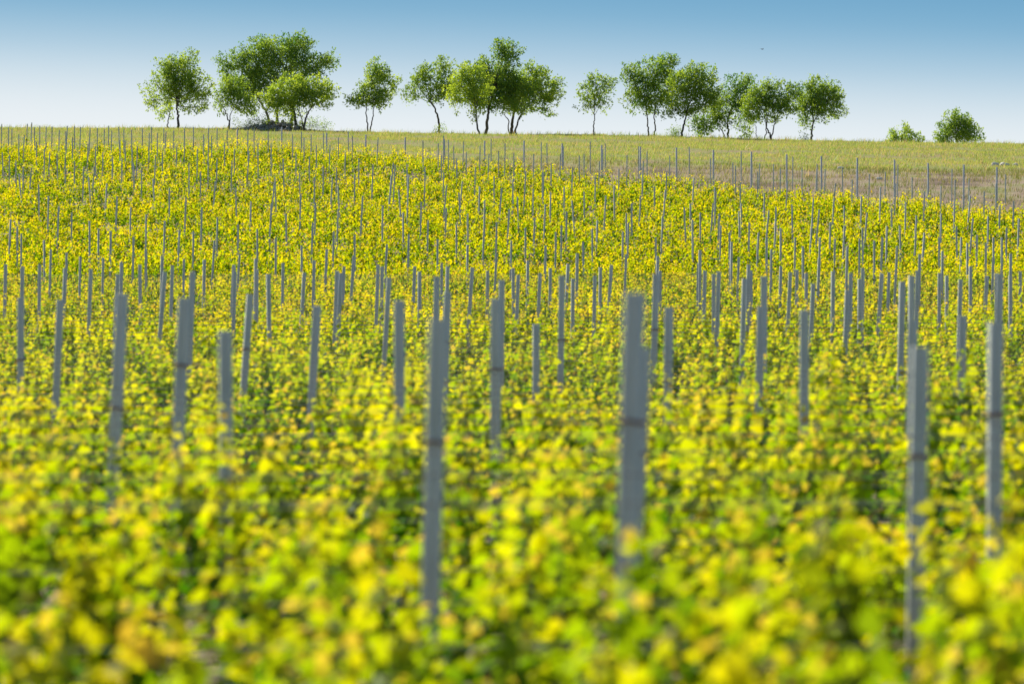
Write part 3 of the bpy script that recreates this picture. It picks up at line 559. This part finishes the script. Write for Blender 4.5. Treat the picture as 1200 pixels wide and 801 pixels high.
make_tree('rounded dense tree on several bent trunks', TD-2, (902,165), [([(904,166),(902,156),(898,150),(900,140)],2.4),([(903,156),(907,148),(909,138)],1.8),([(895,164),(898,154),(898,142)],1.6),([(889,165),(886,156),(886,148)],1.2)],
  [(895,112,17,16,1.2),(882,124,13,15,1.1,.15),(908,122,13,14,1,.05),(902,102,13,7,.8),(924,114,11,12,.9,.05),(926,128,11,9,.8,.15),(876,138,9,9,.8,.15),(900,136,13,8,.8,.15),(932,106,8,7,.6)], seed=17, wind=.5, tone=-.04)
make_tree('rightmost tree of the hilltop row with a single straight trunk', TD, (951,167), [([(951,167),(951,156),(953,144),(952,124)],2.6)],
  [(958,112,19,16,1.1,.05),(942,124,12,14,1,-.05),(972,116,15,12,.9,.12),(960,132,18,11,.9,.1),(950,100,10,7,.8,.1),(978,132,9,7,.6,.12),(944,142,7,8,.6),(982,114,6,7,.5,.1),(966,104,12,8,.8)], seed=18, wind=.5)
make_tree('low rounded bush half hidden behind the crest', 458, (1057,176), [([(1057,176),(1057,166),(1056,160)],2.0)],
  [(1057,162,16,9,1,.12),(1040,166,9,6,.8),(1075,166,8,7,.8),(1060,155,9,6,.8,.2)], seed=19, bushy=True, group='bushes behind the crest', name='rounded_bush')
make_tree('larger rounded bush behind the crest near the right edge', 460, (1121,178), [([(1121,178),(1121,166),(1120,155)],3.0)],
  [(1122,150,19,16,1.2,-.05),(1108,158,13,12,1,.0),(1137,158,12,11,1,.1),(1118,140,12,8,.8,.05),(1103,165,9,6,.8)], seed=20, bushy=True, group='bushes behind the crest', name='rounded_bush')
for i, (lab, bx, by, lob) in enumerate([
  ('low shrub at the left foot of the stone heap', 290, 152, [(290,147,13,5),(302,148,9,4)]),
  ('low shrub at the right foot of the stone heap', 363, 152, [(366,147,11,4),(378,149,9,3)]),
  ('tiny shrub on the grass below the wide leaning tree', 785, 163, [(787,160,6,4),(791,156,2,3)]),
  ('low dark shrub on top of the stone heap', 318, 148, [(308,144,9,4),(322,144,8,3),(340,142,8,4),(352,146,7,3)]),
  ('tiny shrub at the foot of the rightmost row tree', 946, 167, [(944,163,4,3)]),
  ('wispy weed bush at the foot of the open-crowned tree', 517, 158, [(514,155,6,3)])]):
    make_tree(lab, TD-6, (bx, by), [([(bx,by),(bx,by-3)],.8)], [l+(1.6,) for l in lob], seed=40+i, bushy=True, group='low shrubs on the crest', name='low_shrub', leaf=.09, wind=.1)
# ------------------------------------------------------------------ stones
def rock_arrays(r, R):
    u = []
    for i in range(6):
        for j in range(9):
            a = (i+.5)/6*math.pi; b = (j+(i % 2)*.5)/9*2*math.pi; u.append((math.sin(a)*math.cos(b), math.sin(a)*math.sin(b), math.cos(a)))
    u = np.array(u); ph = r.uniform(0, 6, 6)
    k = 1+.16*np.sin(u[:, 0]*4+ph[0])+.14*np.sin(u[:, 1]*5+ph[1])+.1*np.sin(u[:, 2]*6+ph[2])
    V = u*k[:, None]*R*[1, .85, .62]; V = np.r_[V, [[0, 0, .62*R], [0, 0, -.62*R]]]
    Q = [[i*9+j, (i+1)*9+j, (i+1)*9+(j+1) % 9, i*9+(j+1) % 9] for i in range(5) for j in range(9)]
    T = [[54, j, (j+1) % 9] for j in range(9)]+[[55, 45+(j+1) % 9, 45+j] for j in range(9)]
    return V, np.array(Q), np.array(T)
rs = np.random.default_rng(5); Vs = []; Qs = []; Ts = []; off = 0
hx, hd = wx(326, 402), 402.
for k in range(420):
    a, b = rs.normal(0, 1.35), rs.normal(0, .8); hgt = max(0, .70*math.exp(-(a/1.5)**2-(b/1.1)**2))
    V, Q, T = rock_arrays(rs, rs.uniform(.07, .18)); th = rs.uniform(0, 6); V = V@np.array([[math.cos(th), math.sin(th), 0], [-math.sin(th), math.cos(th), 0], [0, 0, 1]])
    V = V+[hx+a*1.25, hd+b, float(ground(hx+a*1.25, hd+b))+hgt*rs.uniform(.2, 1)]; Vs.append(V); Qs.append(Q+off); Ts.append(T+off); off += len(V)
tag(link('stone_heap', mesh_np('stone_heap', np.concatenate(Vs), [np.concatenate(Qs), np.concatenate(Ts)], M_rock)), 'heap of grey field stones under the largest tree', 'stone heap', None, 'stuff')
for lab, px, d, R in (('pale stone on the grass at the far right, left one of three', 1166, 300, .2), ('pale stone on the grass, middle one of three', 1177, 300, .22), ('pale stone on the grass at the far right edge', 1190, 302, .18), ('pale flat stone on the brown soil above the vines', 985, 283, .16), ('small pale stone lying on bare soil beside the right end posts', 1030, 262, .15), ('small pale stone on soil above the vine edge near the centre', 774, 262, .15)):
    V, Q, T = rock_arrays(rs, R); x = wx(px, d); tag(link('pale_stone', mesh_np('pale_stone', V*[1.1, 1, .95], [Q, T], M_white), loc=(x, d, float(ground(x, d))+R*.25)), lab, 'stone', 'pale stones on the hilltop')
# ------------------------------------------------------------------ grass and weeds on the hilltop
rg = np.random.default_rng(11)
def grass(n, ylo, yhi, hlo, hhi, wid, name, lab, cols, clump=4, keepf=None, spread=.12):
    y = np.sqrt(rg.uniform(ylo**2, yhi**2, n)); x = rg.uniform(-1, 1, n)*(y*.093+3.5)
    pat = np.sin(x*.55+np.sin(y*.21)*2)+np.sin(y*.16+x*.09+1.3)*1.1+np.sin(x*1.3+y*.05)*.6
    m = ~in_vines(x-1., y)
    if keepf is not None: m &= keepf(x, y, pat)
    x, y, pat = x[m], y[m], pat[m]
    x = np.repeat(x, clump)+rg.normal(0, spread, len(x)*clump); y = np.repeat(y, clump)+rg.normal(0, spread, len(y)*clump); pat = np.repeat(pat, clump)
    z = ground(x, y)-.01; n = len(x)
    h = rg.uniform(hlo, hhi, n); a = rg.uniform(0, 2*np.pi, n); b = np.stack([np.cos(a), np.sin(a), 0*a], 1)*wid/2
    base = np.stack([x, y, z], 1); tip = base+np.stack([rg.normal(.15, .3, n)*h, rg.normal(0, .3, n)*h, h], 1)
    V = np.stack([base-b, base+b, tip], 1).reshape(-1, 3); F = np.arange(3*n).reshape(-1, 3)
    t = np.clip(.5+pat*.22+rg.normal(0, .25, n), 0, 1)[:, None]
    K = np.array(cols[0])*(1-t)+np.array(cols[1])*t; dry = rg.random((n, 1)) < .22; K = np.where(dry, np.array(cols[2]), K)*rg.uniform(.8, 1.2, (n, 1))
    tag(link(name, mesh_np(name, V, [F], M_grass, np.repeat(K, 3, 0))), lab, 'grass', None, 'stuff')
G = [(.27, .42, .07), (.50, .53, .13), (.64, .45, .26)]
grass(95000, 262, 440, .05, .16, .035, 'grass', 'short yellow-green grass covering the hilltop', G, keepf=lambda x, y, p: ((y > 283+6*np.sin(x*.3)) | (rg.random(len(x)) < .08)) & ((p > -.6) | (rg.random(len(x)) < .10)))
grass(3400, 255, 430, .16, .46, .035, 'tall_grass', 'tufts of tall dry grass along the crest and headland', G, clump=6, keepf=lambda x, y, p: (y > 392) | ((rg.random(len(x)) < .25) & (y > 285)) | (rg.random(len(x)) < .15), spread=.1)
grass(14000, 190, 290, .08, .28, .03, 'weeds', 'sparse weeds on the brown headland soil', [(.14, .2, .04), (.3, .28, .09), (.42, .34, .2)], clump=4)
# weeds and grass between the rows
def rowgrass():
    n = 60000; y = np.sqrt(rg.uniform(8**2, 180**2, n)); x = rg.uniform(-1, 1, n)*(y*.093+1.5)
    z = ground(x, y); h = rg.uniform(.05, .3, n)*rg.uniform(.3, 1, n); a = rg.uniform(0, 6.3, n); b = np.stack([np.cos(a), np.sin(a), 0*a], 1)*.006
    base = np.stack([x, y, z], 1); tip = base+np.stack([rg.normal(0, .3, n)*h, rg.normal(0, .3, n)*h, h], 1)
    V = np.stack([base-b, base+b, tip], 1).reshape(-1, 3); K = np.where(rg.random((n, 1)) < .4, [[.38, .3, .16]], [[.14, .2, .04]])*rg.uniform(.8, 1.2, (n, 1))
    tag(link('ground_cover', mesh_np('ground_cover', V, [np.arange(3*n).reshape(-1, 3)], M_grass, np.repeat(K, 3, 0))), 'thin grass and weeds on the soil between the vine rows', 'grass', None, 'stuff')
rowgrass()
# ------------------------------------------------------------------ bird
def bird():
    d = 330.; g = Geo()
    g.tube([(-.13, 0, 0), (-.06, 0, .01), (.03, 0, .01), (.10, 0, 0), (.19, 0, -.005)], [.012, .036, .042, .026, .006], 8)
    me = g.mesh('body', M_bird); r = link('bird', None, loc=(wx(893, d), d, wz(58, d)), rotz=.6); r.scale = (.55, .55, .55)
    link('body', me, r)
    for s in (-1, 1):
        V = []; F = []; st = [(0, .03, .09, .01), (.10, .06, .10, .05), (.22, .03, .08, .09), (.34, -.06, .02, .07)]
        for y, xb, wd, z in st:
            V += [(xb-.02+wd*.5, s*y, z+.004), (xb-.02-wd*.5, s*y, z), (xb-.02-wd*.5, s*y, z-.006), (xb-.02+wd*.5, s*y, z-.004)]
        for k in range(3):
            for j in range(4): F.append([k*4+j, k*4+(j+1) % 4, k*4+4+(j+1) % 4, k*4+4+j])
        F.append([12, 13, 14, 15]); link('wing', mesh_np('wing', V, [np.array(F)], M_bird), r)
    tag(r, 'tiny dark bird flying in the blue sky above the right trees', 'bird')
bird()
